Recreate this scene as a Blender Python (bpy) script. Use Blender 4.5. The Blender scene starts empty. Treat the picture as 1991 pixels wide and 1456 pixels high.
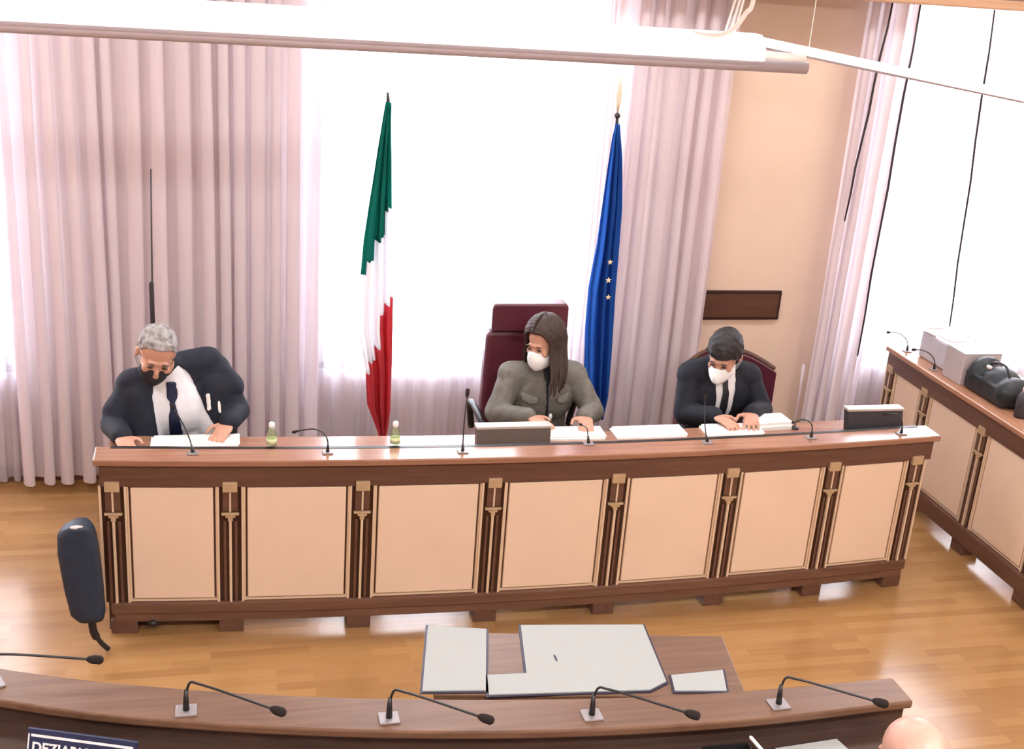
import bpy, bmesh, math, random
from mathutils import Vector, Matrix, noise
from mathutils.geometry import intersect_point_tri_2d
PI = math.pi
sc = bpy.context.scene
C = sc.collection

# ------------------------------------------------------------------ camera, world, lights, exposure
cam = bpy.data.cameras.new('camera'); co = bpy.data.objects.new('camera', cam); C.objects.link(co)
cam.sensor_width = 36.0; cam.lens = 2338.02 / 1991 * 36.0
fw = Vector((0.23706607, 0.90937401, -0.3418166)); rt = Vector((0.97141458, -0.22637508, 0.07147055)); up = Vector((0.0123853, 0.34898887, 0.93704502))
M = Matrix(((rt.x, up.x, -fw.x, 0.44626), (rt.y, up.y, -fw.y, -4.54077), (rt.z, up.z, -fw.z, 2.82414), (0, 0, 0, 1)))
co.matrix_world = M
cam.clip_start = 0.05; cam.clip_end = 100
sc.camera = co
w = bpy.data.worlds.new('daylight'); sc.world = w; w.use_nodes = True
bg = w.node_tree.nodes['Background']; bg.inputs[0].default_value = (0.93, 0.97, 1.0, 1); bg.inputs[1].default_value = 15.0
sc.view_settings.view_transform = 'Standard'; sc.view_settings.look = 'None'
sc.view_settings.exposure = 0.2; sc.view_settings.gamma = 1.0
sc.view_settings.use_curve_mapping = False
CEIL = 3.6

def area(name, loc, sx, sy, power, col, rot=(0, 0, 0)):
    l = bpy.data.lights.new(name, 'AREA'); l.shape = 'RECTANGLE'; l.size = sx; l.size_y = sy; l.energy = power; l.color = col
    o = bpy.data.objects.new(name, l); C.objects.link(o); o.location = loc; o.rotation_euler = rot
    return o
LAMP = (1.0, 0.98, 0.965)
LAMPS = [(-0.6, 0.2), (1.8, 0.2), (4.2, 0.2), (-0.6, -3.9), (1.8, -3.9), (4.2, -3.9)]
for lx, ly in LAMPS:
    area('ceiling_lamp_light', (lx, ly, CEIL - 0.09), 1.2, 0.3, 22 if ly > 0 else 72, LAMP)

# ------------------------------------------------------------------ materials
def nodes(name):
    m = bpy.data.materials.new(name); m.use_nodes = True
    nt = m.node_tree; return m, nt, nt.nodes['Principled BSDF']
def plain(name, col, rough=0.5, metal=0.0, var=0.06, scale=18, spec=0.5, bump=0.0, coat=0.0):
    m, nt, b = nodes(name)
    tc = nt.nodes.new('ShaderNodeTexCoord'); nz = nt.nodes.new('ShaderNodeTexNoise'); nz.inputs['Scale'].default_value = scale
    nz.inputs['Detail'].default_value = 4
    nt.links.new(tc.outputs['Object'], nz.inputs['Vector'])
    r = nt.nodes.new('ShaderNodeValToRGB')
    r.color_ramp.elements[0].color = tuple(max(0, c * (1 - var)) for c in col) + (1,)
    r.color_ramp.elements[1].color = tuple(min(1, c * (1 + var)) for c in col) + (1,)
    r.color_ramp.elements[0].position = .3; r.color_ramp.elements[1].position = .7
    nt.links.new(nz.outputs['Fac'], r.inputs['Fac']); nt.links.new(r.outputs['Color'], b.inputs['Base Color'])
    b.inputs['Roughness'].default_value = rough; b.inputs['Metallic'].default_value = metal
    b.inputs['Specular IOR Level'].default_value = spec
    if coat: b.inputs['Coat Weight'].default_value = coat; b.inputs['Coat Roughness'].default_value = .1
    if bump:
        bp = nt.nodes.new('ShaderNodeBump'); bp.inputs['Strength'].default_value = bump; bp.inputs['Distance'].default_value = .01
        nt.links.new(nz.outputs['Fac'], bp.inputs['Height']); nt.links.new(bp.outputs['Normal'], b.inputs['Normal'])
    return m
def wood(name, c1, c2, rough=0.3, axis='X', scale=1.0, coat=0.0):
    m, nt, b = nodes(name)
    tc = nt.nodes.new('ShaderNodeTexCoord'); mp = nt.nodes.new('ShaderNodeMapping')
    s = {'X': (1.2, 26, 26), 'Y': (26, 1.2, 26), 'Z': (26, 26, 1.2)}[axis]
    mp.inputs['Scale'].default_value = tuple(v * scale for v in s)
    nz = nt.nodes.new('ShaderNodeTexNoise'); nz.inputs['Scale'].default_value = 1.6; nz.inputs['Detail'].default_value = 6; nz.inputs['Distortion'].default_value = .6
    r = nt.nodes.new('ShaderNodeValToRGB'); r.color_ramp.elements[0].position = .32; r.color_ramp.elements[1].position = .68
    r.color_ramp.elements[0].color = c1 + (1,); r.color_ramp.elements[1].color = c2 + (1,)
    nt.links.new(tc.outputs['Object'], mp.inputs[0]); nt.links.new(mp.outputs[0], nz.inputs['Vector'])
    nt.links.new(nz.outputs['Fac'], r.inputs['Fac']); nt.links.new(r.outputs['Color'], b.inputs['Base Color'])
    b.inputs['Roughness'].default_value = rough
    if coat: b.inputs['Coat Weight'].default_value = coat; b.inputs['Coat Roughness'].default_value = .12
    return m
def parquet():
    m, nt, b = nodes('oak_parquet')
    tc = nt.nodes.new('ShaderNodeTexCoord')
    br = nt.nodes.new('ShaderNodeTexBrick'); br.inputs['Scale'].default_value = 1.0
    br.inputs['Brick Width'].default_value = .40; br.inputs['Row Height'].default_value = .05
    br.inputs['Mortar Size'].default_value = .0008; br.inputs['Bias'].default_value = 0
    br.inputs['Color1'].default_value = (0.0, 0, 0, 1); br.inputs['Color2'].default_value = (1, 1, 1, 1); br.inputs['Mortar'].default_value = (.35, .35, .35, 1)
    br.offset = .37; br.offset_frequency = 2
    nt.links.new(tc.outputs['Object'], br.inputs['Vector'])
    mp = nt.nodes.new('ShaderNodeMapping'); mp.inputs['Scale'].default_value = (2.2, 30, 1)
    nz = nt.nodes.new('ShaderNodeTexNoise'); nz.inputs['Scale'].default_value = 1.5; nz.inputs['Detail'].default_value = 5
    nt.links.new(tc.outputs['Object'], mp.inputs[0]); nt.links.new(mp.outputs[0], nz.inputs['Vector'])
    r = nt.nodes.new('ShaderNodeValToRGB'); e = r.color_ramp.elements
    e[0].position = 0; e[0].color = (.29, .145, .055, 1); e[1].position = 1; e[1].color = (.46, .265, .11, 1)
    mid = e.new(.5); mid.color = (.38, .205, .08, 1)
    a = nt.nodes.new('ShaderNodeMix'); a.data_type = 'FLOAT'; a.inputs[0].default_value = .45
    nt.links.new(br.outputs['Color'], a.inputs[2]); nt.links.new(nz.outputs['Fac'], a.inputs[3])
    nt.links.new(a.outputs[0], r.inputs['Fac']); nt.links.new(r.outputs['Color'], b.inputs['Base Color'])
    b.inputs['Roughness'].default_value = .22
    b.inputs['Coat Weight'].default_value = .22; b.inputs['Coat Roughness'].default_value = .1
    return m
def sheer(name, col, through):
    m, nt, b = nodes(name); nt.nodes.remove(b)
    out = [n for n in nt.nodes if n.type == 'OUTPUT_MATERIAL'][0]
    d = nt.nodes.new('ShaderNodeBsdfDiffuse'); t = nt.nodes.new('ShaderNodeBsdfTranslucent'); tr = nt.nodes.new('ShaderNodeBsdfTransparent')
    tc = nt.nodes.new('ShaderNodeTexCoord'); mp = nt.nodes.new('ShaderNodeMapping'); mp.inputs['Scale'].default_value = (60, 60, 3)
    nz = nt.nodes.new('ShaderNodeTexNoise'); nz.inputs['Scale'].default_value = 1
    rp = nt.nodes.new('ShaderNodeValToRGB'); rp.color_ramp.elements[0].color = tuple(c * .93 for c in col) + (1,); rp.color_ramp.elements[1].color = col + (1,)
    nt.links.new(tc.outputs['Object'], mp.inputs[0]); nt.links.new(mp.outputs[0], nz.inputs['Vector']); nt.links.new(nz.outputs['Fac'], rp.inputs['Fac'])
    nt.links.new(rp.outputs[0], d.inputs[0]); nt.links.new(rp.outputs[0], t.inputs[0])
    m1 = nt.nodes.new('ShaderNodeMixShader'); m1.inputs[0].default_value = .42
    nt.links.new(d.outputs[0], m1.inputs[1]); nt.links.new(t.outputs[0], m1.inputs[2])
    m2 = nt.nodes.new('ShaderNodeMixShader'); m2.inputs[0].default_value = through
    nt.links.new(m1.outputs[0], m2.inputs[1]); nt.links.new(tr.outputs[0], m2.inputs[2]); nt.links.new(m2.outputs[0], out.inputs[0])
    return m
def glassy(name, col=(1, 1, 1), gloss=.08):
    m, nt, b = nodes(name); nt.nodes.remove(b)
    out = [n for n in nt.nodes if n.type == 'OUTPUT_MATERIAL'][0]
    g = nt.nodes.new('ShaderNodeBsdfGlossy'); g.inputs['Roughness'].default_value = .03; tr = nt.nodes.new('ShaderNodeBsdfTransparent'); tr.inputs[0].default_value = col + (1,)
    m2 = nt.nodes.new('ShaderNodeMixShader'); m2.inputs[0].default_value = gloss
    nt.links.new(tr.outputs[0], m2.inputs[1]); nt.links.new(g.outputs[0], m2.inputs[2]); nt.links.new(m2.outputs[0], out.inputs[0])
    return m
def glow(name, col, s):
    m, nt, b = nodes(name)
    b.inputs['Base Color'].default_value = col + (1,); b.inputs['Emission Color'].default_value = col + (1,); b.inputs['Emission Strength'].default_value = s
    return m

MT = dict(
    parquet=parquet(),
    wall=plain('peach_wall_paint', (.76, .59, .47), .8, var=.03, scale=3),
    ceil=plain('ceiling_white', (.8, .78, .75), .9),
    pelmet=wood('pelmet_wood', (.42, .24, .15), (.52, .32, .2), .45),
    pelmet_d=wood('pelmet_dark_wood', (.16, .10, .08), (.22, .14, .10), .5),
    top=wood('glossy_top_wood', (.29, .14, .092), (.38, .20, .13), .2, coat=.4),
    bench=wood('bench_top_wood', (.125, .062, .036), (.18, .095, .056), .42),  # darker than the desk top: duller wood, with dimmer light put into the colour
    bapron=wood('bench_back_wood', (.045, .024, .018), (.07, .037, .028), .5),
    topy=wood('glossy_top_wood_side', (.36, .175, .11), (.47, .245, .155), .2, 'Y'),
    apron=wood('apron_wood', (.115, .053, .036), (.155, .075, .052), .4),
    aprony=wood('apron_wood_side', (.115, .053, .036), (.155, .075, .052), .4, 'Y'),
    dark=wood('dark_post_wood', (.028, .008, .004), (.062, .022, .010), .35, 'Z'),
    rail=wood('rail_wood', (.13, .062, .04), (.19, .095, .06), .4),
    brass=plain('brass_inlay', (.74, .56, .40), .4, var=.05),
    cap=plain('gilt_cap', (.50, .35, .21), .45, var=.1),
    panel=plain('beige_leatherette', (.83, .635, .485), .6, var=.025, scale=5),
    edge=plain('pale_panel_edge', (.80, .60, .42), .5, var=.03),
    frame=plain('white_window_frame', (.7, .72, .76), .5),
    sheer=sheer('sheer_curtain', (.74, .71, .82), .30),
    drape=sheer('pink_grey_curtain', (.90, .83, .885), .03),
    glass=glassy('window_glass', gloss=.06),
    black=plain('black_plastic', (.012, .012, .014), .4),
    blackf=plain('black_foam', (.012, .006, .006), .9),
    grey=plain('grey_metal', (.30, .27, .28), .4, metal=.3),
    white=plain('white_enamel', (.93, .92, .92), .4, var=.01),
    tube=plain('grey_mauve_metal', (.42, .36, .40), .4, var=.03),
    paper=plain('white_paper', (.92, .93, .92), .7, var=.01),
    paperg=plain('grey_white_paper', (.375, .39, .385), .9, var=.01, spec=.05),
    darknavy=plain('dark_navy', (.02, .016, .04), .5),
    maroon=plain('maroon_leather', (.10, .020, .036), .35, var=.15, scale=9, bump=.1),
    suit=plain('navy_suit', (.006, .010, .024), .8, var=.25, scale=40),
    suitb=plain('black_suit', (.005, .008, .017), .8, var=.25, scale=40),
    trouser=plain('dark_trousers', (.012, .012, .018), .85),
    shirtb=plain('pale_blue_shirt', (.86, .90, 1.0), .7, var=.03),
    shirtw=plain('white_shirt', (.80, .80, .84), .7, var=.03),
    tie=plain('navy_tie', (.010, .016, .055), .5, var=.2),
    tieb=plain('black_tie', (.010, .013, .02), .5, var=.2),
    olive=plain('olive_grey_jacket', (.15, .145, .128), .8, var=.2, scale=30, bump=.15),
    olivel=plain('olive_pocket_flap', (.20, .195, .175), .8, var=.1, scale=30),
    skin=plain('skin', (.58, .31, .22), .5, var=.06),
    skinp=plain('skin_pink', (.60, .34, .27), .42, var=.10, scale=25),
    hairg=plain('grey_hair', (.30, .285, .29), .7, var=.45, scale=45, bump=.5),
    hairb=plain('brown_hair', (.040, .022, .018), .6, var=.4, scale=45, bump=.4),
    hairk=plain('black_hair', (.016, .014, .018), .6, var=.4, scale=45, bump=.4),
    maskk=plain('black_mask', (.012, .013, .02), .8),
    maskw=plain('white_mask', (.86, .90, .93), .7, var=.01),
    eye=plain('eye_dark', (.05, .02, .015), .3),
    brow=plain('brow_hair', (.12, .07, .06), .8),
    green=sheer('flag_green', (.02, .27, .22), 0.0),
    fwhite=sheer('flag_white', (.9, .88, .9), .12),
    red=sheer('flag_red', (.66, .085, .11), 0.0),
    blue=sheer('flag_blue', (.035, .14, .52), 0.0),
    gold=plain('gold_star', (.85, .72, .45), .4),
    pole=plain('dark_pole', (.02, .015, .02), .4),
    poleg=plain('pale_gilt_finial', (.70, .60, .47), .6),
    plaque=wood('plaque_wood', (.075, .030, .018), (.11, .045, .028), .45),
    plaqued=plain('plaque_border', (.03, .010, .008), .4),
    navypad=plain('navy_padded_fabric', (.016, .028, .055), .55, var=.15, scale=25),
    monitor=plain('monitor_brown_back', (.13, .10, .085), .5),
    monitord=plain('monitor_dark_back', (.035, .033, .042), .4),
    silver=plain('pale_silver_edge', (.62, .55, .53), .35, metal=.2),
    screen=plain('screen_black', (.01, .01, .012), .15),
    box=plain('pale_plastic_box', (.55, .55, .62), .5),
    carton=plain('grey_beige_carton', (.50, .45, .46), .6),
    bag=plain('black_bag', (.012, .018, .024), .5, var=.3, bump=.2),
    bottle=glassy('bottle_plastic', (.72, .82, .68), .25),
    label=plain('pale_green_label', (.65, .72, .42), .6),
    placard=plain('navy_placard', (.01, .018, .07), .5),
    text=plain('placard_text_white', (.75, .76, .82), .6),
    wire=plain('white_cable', (.80, .76, .72), .5),
    tubeglow=glow('lit_lamp_housing', (1, .985, .97), .9),
    lampglow=glow('lamp_diffuser', (1, .95, .88), 6),
    amber=glassy('amber_glass', (.95, .55, .2), .1),
)

# ------------------------------------------------------------------ mesh helpers
def link(name, bm, m, parent=None, smooth=False, bevel=0.0):
    me = bpy.data.meshes.new(name)
    bmesh.ops.recalc_face_normals(bm, faces=bm.faces[:])
    bm.to_mesh(me); bm.free()
    mats = m if isinstance(m, (list, tuple)) else [m]
    for x in mats: me.materials.append(x)
    if smooth:
        for p in me.polygons: p.use_smooth = True
    o = bpy.data.objects.new(name, me); C.objects.link(o)
    if parent is not None: o.parent = parent
    if bevel:
        b = o.modifiers.new('bevel', 'BEVEL'); b.width = bevel; b.segments = 2; b.limit_method = 'ANGLE'
    return o
def tag(o, label, cat, group=None):
    o['label'] = label; o['category'] = cat
    if group: o['group'] = group
    return o
def empty(name, loc=(0, 0, 0), rz=0.0):
    o = bpy.data.objects.new(name, None); C.objects.link(o); o.location = loc; o.rotation_euler = (0, 0, rz); o.empty_display_size = .05
    return o
def struct(o): o['kind'] = 'structure'; return o
def box(bm, x0, x1, y0, y1, z0, z1, mi=0):
    v = [bm.verts.new(p) for p in ((x0, y0, z0), (x1, y0, z0), (x1, y1, z0), (x0, y1, z0), (x0, y0, z1), (x1, y0, z1), (x1, y1, z1), (x0, y1, z1))]
    for f in ((0, 3, 2, 1), (4, 5, 6, 7), (0, 1, 5, 4), (1, 2, 6, 5), (2, 3, 7, 6), (3, 0, 4, 7)):
        bm.faces.new([v[i] for i in f]).material_index = mi
def bx(name, m, parent, *d, bevel=0.0):
    bm = bmesh.new(); box(bm, *d); return link(name, bm, m, parent, bevel=bevel)
def ring(bm, c, u, v, rx, ry, n):
    return [bm.verts.new(c + u * (rx * math.cos(2 * PI * k / n)) + v * (ry * math.sin(2 * PI * k / n))) for k in range(n)]
def tube(bm, pts, rad, n=10, mi=0):
    pts = [Vector(p) for p in pts]
    if not isinstance(rad, (list, tuple)): rad = [rad] * len(pts)
    prev = None; u = None
    for i, p in enumerate(pts):
        d = (pts[min(i + 1, len(pts) - 1)] - pts[max(i - 1, 0)]).normalized()
        if u is None:
            u = d.cross(Vector((0, 0, 1)));
            if u.length < .05: u = d.cross(Vector((0, 1, 0)))
            u.normalize()
        else:
            u = (u - d * u.dot(d)).normalized()
        v = d.cross(u)
        r = ring(bm, p, u, v, rad[i], rad[i], n)
        if prev:
            for k in range(n): bm.faces.new((prev[k], prev[(k + 1) % n], r[(k + 1) % n], r[k])).material_index = mi
        else: bm.faces.new(r[::-1]).material_index = mi
        prev = r
    bm.faces.new(prev).material_index = mi
def curve(pts, n=8):
    pts = [Vector(p) for p in pts]; out = []
    P = [pts[0]] + pts + [pts[-1]]
    for i in range(1, len(P) - 2):
        for k in range(n):
            t = k / n; a, b, c, d = P[i - 1], P[i], P[i + 1], P[i + 2]
            out.append(.5 * ((2 * b) + (c - a) * t + (2 * a - 5 * b + 4 * c - d) * t * t + (3 * b - a - 3 * c + d) * t ** 3))
    out.append(pts[-1]); return out
def lathe(bm, prof, c=(0, 0, 0), n=24, mi=0):
    c = Vector(c); prev = None
    for r, z in prof:
        cur = ring(bm, c + Vector((0, 0, z)), Vector((1, 0, 0)), Vector((0, 1, 0)), max(r, 1e-4), max(r, 1e-4), n)
        if prev:
            for k in range(n): bm.faces.new((prev[k], prev[(k + 1) % n], cur[(k + 1) % n], cur[k])).material_index = mi
        else: bm.faces.new(cur[::-1]).material_index = mi
        prev = cur
    bm.faces.new(prev).material_index = mi
def ell(bm, c, r, R=None, n=16):
    mtx = Matrix.Translation(Vector(c)) @ (R.to_4x4() if R is not None else Matrix.Identity(4)) @ Matrix.Diagonal((r[0], r[1], r[2], 1))
    bmesh.ops.create_uvsphere(bm, u_segments=n, v_segments=max(8, n // 2 + 2), radius=1, matrix=mtx)
def capsule(bm, a, b, ra, rb, n=16):
    a, b = Vector(a), Vector(b); d = (b - a); L = d.length
    if L < 1e-5: ell(bm, a, (ra, ra, ra)); return
    d.normalize(); pts = []; rad = []
    for k in range(5):
        t = PI / 2 * (k / 5); pts.append(a - d * ra * math.cos(t)); rad.append(max(ra * math.sin(t), ra * .12))
    for k in range(4):
        t = k / 3; pts.append(a.lerp(b, t)); rad.append(ra + (rb - ra) * t)
    for k in range(1, 6):
        t = PI / 2 * (k / 5); pts.append(b + d * rb * math.sin(t)); rad.append(max(rb * math.cos(t), rb * .12))
    tube(bm, pts, rad, n)
def fused(bm, voxel, smooth=4):
    """union of the closed shapes in bm as one continuous surface"""
    me = bpy.data.meshes.new('t'); bmesh.ops.recalc_face_normals(bm, faces=bm.faces[:]); bm.to_mesh(me); bm.free()
    o = bpy.data.objects.new('t', me); C.objects.link(o)
    r = o.modifiers.new('r', 'REMESH'); r.mode = 'VOXEL'; r.voxel_size = voxel
    s = o.modifiers.new('s', 'SMOOTH'); s.iterations = smooth; s.factor = .5
    dg = bpy.context.evaluated_depsgraph_get(); dg.update()
    res = bpy.data.meshes.new_from_object(o.evaluated_get(dg))
    bpy.data.objects.remove(o); bpy.data.meshes.remove(me)
    return res
def from_mesh(name, me, m, parent=None):
    me.name = name; me.materials.clear(); me.materials.append(m)
    for p in me.polygons: p.use_smooth = True
    o = bpy.data.objects.new(name, me); C.objects.link(o)
    if parent is not None: o.parent = parent
    return o
def piece(src, pred, offset, name, m, parent, thick=0.0, disp=None, multi=False):
    """the part of a surface where pred(centre, normal) holds, lifted by offset"""
    keep = [p for p in src.polygons if pred(p.center, p.normal)]
    if not keep: return None
    idx = {}; vs = []; fs = []
    for p in keep:
        f = []
        for vi in p.vertices:
            if vi not in idx:
                idx[vi] = len(vs); v = src.vertices[vi]; d = offset + (disp(v.co) if disp else 0)
                vs.append(v.co + v.normal * d)
            f.append(idx[vi])
        fs.append(f)
    me = bpy.data.meshes.new(name); me.from_pydata(vs, [], fs); me.update()
    o = from_mesh(name, me, m, parent)
    # soften the cut edge, drop stray specks
    bm = bmesh.new(); bm.from_mesh(me); seen = set(); comps = []
    for v in bm.verts:
        if v in seen: continue
        st = [v]; seen.add(v); cp = []
        while st:
            a = st.pop(); cp.append(a)
            for e in a.link_edges:
                b = e.other_vert(a)
                if b not in seen: seen.add(b); st.append(b)
        comps.append(cp)
    big = max(comps, key=len)
    for cp in comps:
        if cp is not big and (not multi or len(cp) < .1 * len(big)): bmesh.ops.delete(bm, geom=cp, context='VERTS')
    for _ in range(4):
        bd = [v for v in bm.verts if v.is_boundary]
        new = {}
        for v in bd:
            nb = [e.other_vert(v) for e in v.link_edges if e.is_boundary]
            if len(nb) == 2: new[v] = v.co * .4 + (nb[0].co + nb[1].co) * .3
        for v, c in new.items(): v.co = c
    bm.to_mesh(me); bm.free()
    if thick:
        s = o.modifiers.new('solid', 'SOLIDIFY'); s.thickness = thick; s.offset = -1
    return o
def inpoly(x, z, poly):
    c = False; n = len(poly); j = n - 1
    for i in range(n):
        xi, zi = poly[i]; xj, zj = poly[j]
        if (zi > z) != (zj > z) and x < (xj - xi) * (z - zi) / (zj - zi) + xi: c = not c
        j = i
    return c
def strip(bm, path0, path1, z0, z1, mi=0):
    """solid between two plan polylines (same length), from z0 to z1"""
    n = len(path0); A = []
    for (a, b) in zip(path0, path1):
        A.append([bm.verts.new((a[0], a[1], z0)), bm.verts.new((b[0], b[1], z0)), bm.verts.new((b[0], b[1], z1)), bm.verts.new((a[0], a[1], z1))])
    for i in range(n - 1):
        p, q = A[i], A[i + 1]
        for k in range(4): bm.faces.new((p[k], p[(k + 1) % 4], q[(k + 1) % 4], q[k])).material_index = mi
    bm.faces.new(A[0][::-1]).material_index = mi; bm.faces.new(A[-1]).material_index = mi

# ------------------------------------------------------------------ the room
WY = 1.51
X0, X1, Y0 = -2.4, 5.9, -7.0
bm = bmesh.new(); box(bm, X0, X1, Y0, WY + .25, -.1, 0); struct(link('floor', bm, MT['parquet']))
bm = bmesh.new(); box(bm, X0, X1, Y0, WY + .25, CEIL, CEIL + .1); struct(link('ceiling', bm, MT['ceil']))
bm = bmesh.new(); box(bm, X0 - .1, X0, Y0, WY + .25, 0, CEIL); struct(link('wall_left', bm, MT['wall']))
bm = bmesh.new(); box(bm, X1, X1 + .1, Y0, WY + .25, 0, CEIL); struct(link('wall_right', bm, MT['wall']))
bm = bmesh.new(); box(bm, X0, X1, Y0 - .1, Y0, 0, CEIL); struct(link('wall_behind', bm, MT['wall']))
SILL, HEAD = .595, 2.95
OPEN = [(-1.9, -.535), (.965, 2.345), (4.06, 5.55)]
bm = bmesh.new()
box(bm, X0, X1, WY, WY + .25, 0, SILL); box(bm, X0, X1, WY, WY + .25, HEAD, CEIL)
xs = [X0] + [v for o_ in OPEN for v in o_] + [X1]
for i in range(0, len(xs), 2): box(bm, xs[i], xs[i + 1], WY, WY + .25, SILL, HEAD)
struct(link('wall_front', bm, MT['wall']))
for i, (a, b) in enumerate(OPEN):
    bm = bmesh.new(); t = .05; y0, y1 = WY + .12, WY + .17
    box(bm, a, b, y0, y1, SILL, SILL + t); box(bm, a, b, y0, y1, HEAD - t, HEAD)
    box(bm, a, a + t, y0, y1, SILL + t, HEAD - t); box(bm, b - t, b, y0, y1, SILL + t, HEAD - t)
    mull = {0: (-1.18,), 1: (), 2: (4.68,)}[i]
    for mx in mull: box(bm, mx - .028, mx + .028, y0, y1, SILL + t, HEAD - t)
    wo = struct(link('window_%d' % (i + 1), bm, MT['frame']))
    bm = bmesh.new(); box(bm, a + t, b - t, WY + .14, WY + .146, SILL + t, HEAD - t)
    link('pane', bm, MT['glass'], wo)
    bm = bmesh.new(); box(bm, a - .02, b + .02, WY - .008, WY + .12, SILL - .025, SILL); link('window_sill', bm, MT['frame'], wo)
for nm, dims in (('baseboard_front', (X0, X1, WY - .015, WY, 0, .08)), ('baseboard_right', (X1 - .015, X1, Y0, WY, 0, .08)), ('baseboard_left', (X0, X0 + .015, Y0, WY, 0, .08))):
    bm = bmesh.new(); box(bm, *dims); struct(link(nm, bm, MT['rail']))

# pelmet above the curtains
pl = empty('pelmet', (1.75, 1.34, 2.675))
bm = bmesh.new(); box(bm, X0 - 1.75, X1 - 1.75, -.15, -.11, 0.02, .36); link('front_board', bm, MT['pelmet_d'], pl)
bm = bmesh.new(); box(bm, X0 - 1.75, X1 - 1.75, -.175, -.105, -.03, .02); link('moulding', bm, MT['pelmet'], pl, bevel=.008)
bm = bmesh.new(); box(bm, X0 - 1.75, X1 - 1.75, -.11, .17, .32, .36); link('top_board', bm, MT['pelmet_d'], pl)
tag(pl, 'brown wooden pelmet with lighter moulding above the curtains', 'pelmet')

def curtain(name, x0, x1, y, z0, z1, m, pitch, amp, seed, label, group='floor length curtains along the windows'):
    random.seed(seed); L = x1 - x0; nseg = int(L / .006); phi = 0; cols = []
    f = 1.0; ph = [];
    for i in range(nseg + 1):
        if i % 9 == 0: f = random.uniform(.55, 1.6); am = random.uniform(.55, 1.25)
        phi += 2 * PI * (L / nseg) / pitch * f; ph.append((phi, am))
    # smooth the amplitude
    A = [sum(ph[min(max(i + k, 0), nseg)][1] for k in range(-8, 9)) / 17 for i in range(nseg + 1)]
    nz = 26; vs = []; fs = []
    for j in range(nz + 1):
        t = j / nz; z = z0 + (z1 - z0) * t
        for i in range(nseg + 1):
            s = i / nseg; p = ph[i][0] + .5 * noise.noise(Vector((s * 9 + seed, t * 1.5, 0))); a = amp * A[i] * (1.15 - .35 * t)
            yy = a * (math.cos(p) + .28 * math.cos(2 * p + seed)) + .3 * a * noise.noise(Vector((s * L * 14, t * 3.0, seed)))
            xx = x0 + L * s + a * .45 * math.sin(2 * p) + .012 * noise.noise(Vector((s * L * 4, t * 1.2, seed + 7))) * (1 - t) * 2
            vs.append((xx, y + yy, z + (0.006 * math.cos(p) if j == 0 else 0)))
    W = nseg + 1
    for j in range(nz):
        for i in range(nseg): fs.append((j * W + i, j * W + i + 1, (j + 1) * W + i + 1, (j + 1) * W + i))
    me = bpy.data.meshes.new(name); me.from_pydata(vs, [], fs); me.update()
    o = from_mesh(name, me, m); tag(o, label, 'curtain', group); return o
CT = 2.72
curtain('curtain', -2.0, -.49, 1.448, .035, CT, MT['sheer'], .085, .016, 1, 'bright sheer curtain over window at far left edge')
curtain('curtain', -.505, .935, 1.345, .07, CT, MT['drape'], .105, .040, 2, 'pink grey pleated curtain behind man in pale blue shirt')
curtain('curtain', .90, 2.38, 1.448, .035, CT, MT['sheer'], .10, .016, 3, 'white sheer curtain over bright window between the two flags')
curtain('curtain', 2.35, 3.03, 1.345, .07, CT, MT['drape'], .105, .040, 4, 'pink grey pleated curtain right of blue flag, beside peach wall')
curtain('curtain', 3.74, 4.05, 1.35, .07, CT, MT['drape'], .09, .03, 5, 'narrow lilac pleated curtain at left edge of right window')
cur_r = curtain('curtain', 4.02, 5.6, 1.448, .035, CT, MT['sheer'], .10, .016, 6, 'white sheer curtain over bright window at right')

for (xa, za, xb, zb) in ((4.42, 2.66, 4.545, .80), (3.985, 2.66, 3.985, .72), (3.825, 2.66, 3.76, 1.5)):  # dark tubes added in place of the mullion, window edge and fold lines
    bm = bmesh.new(); P = Vector((xa, 1.285, za)); Q = Vector((xb, 1.285, zb))
    tube(bm, [P.lerp(Q, k / 8) + Vector((.004 * math.sin(k * 1.9), 0, 0)) for k in range(9)], [.0045, .0055, .0065, .0065, .0065, .006, .006, .0055, .004], 8)
    link('dark_gap_line', bm, MT['pole'], cur_r, smooth=True)
# plaque on the wall
pq = empty('wall_plaque', (3.295, WY, .955))
bm = bmesh.new(); box(bm, -.27, .27, -.02, 0, -.083, .087); link('border', bm, MT['plaqued'], pq, bevel=.003)
bm = bmesh.new(); box(bm, -.252, .252, -.026, -.019, -.066, .07); link('board', bm, MT['plaque'], pq)
tag(pq, 'dark brown rectangular board with darker border on peach wall', 'wall board')

# ceiling luminaires, out of the photograph's frame
for i, (lx, ly) in enumerate(LAMPS):
    e = empty('ceiling_lamp', (lx, ly, CEIL))
    bm = bmesh.new(); box(bm, -.64, .64, -.19, -.16, -.08, 0); box(bm, -.64, .64, .16, .19, -.08, 0); box(bm, -.64, -.61, -.16, .16, -.08, 0); box(bm, .61, .64, -.16, .16, -.08, 0)
    link('housing', bm, MT['white'], e)
    bm = bmesh.new(); box(bm, -.61, .61, -.16, .16, -.03, -.02); link('diffuser', bm, MT['lampglow'], e)
    tag(e, 'rectangular white ceiling lamp, %s of the row %s' % (('leftmost', 'middle', 'rightmost')[i % 3], 'above the committee desk' if i < 3 else 'above the front bench'), 'ceiling lamp', 'ceiling lamps')

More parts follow.
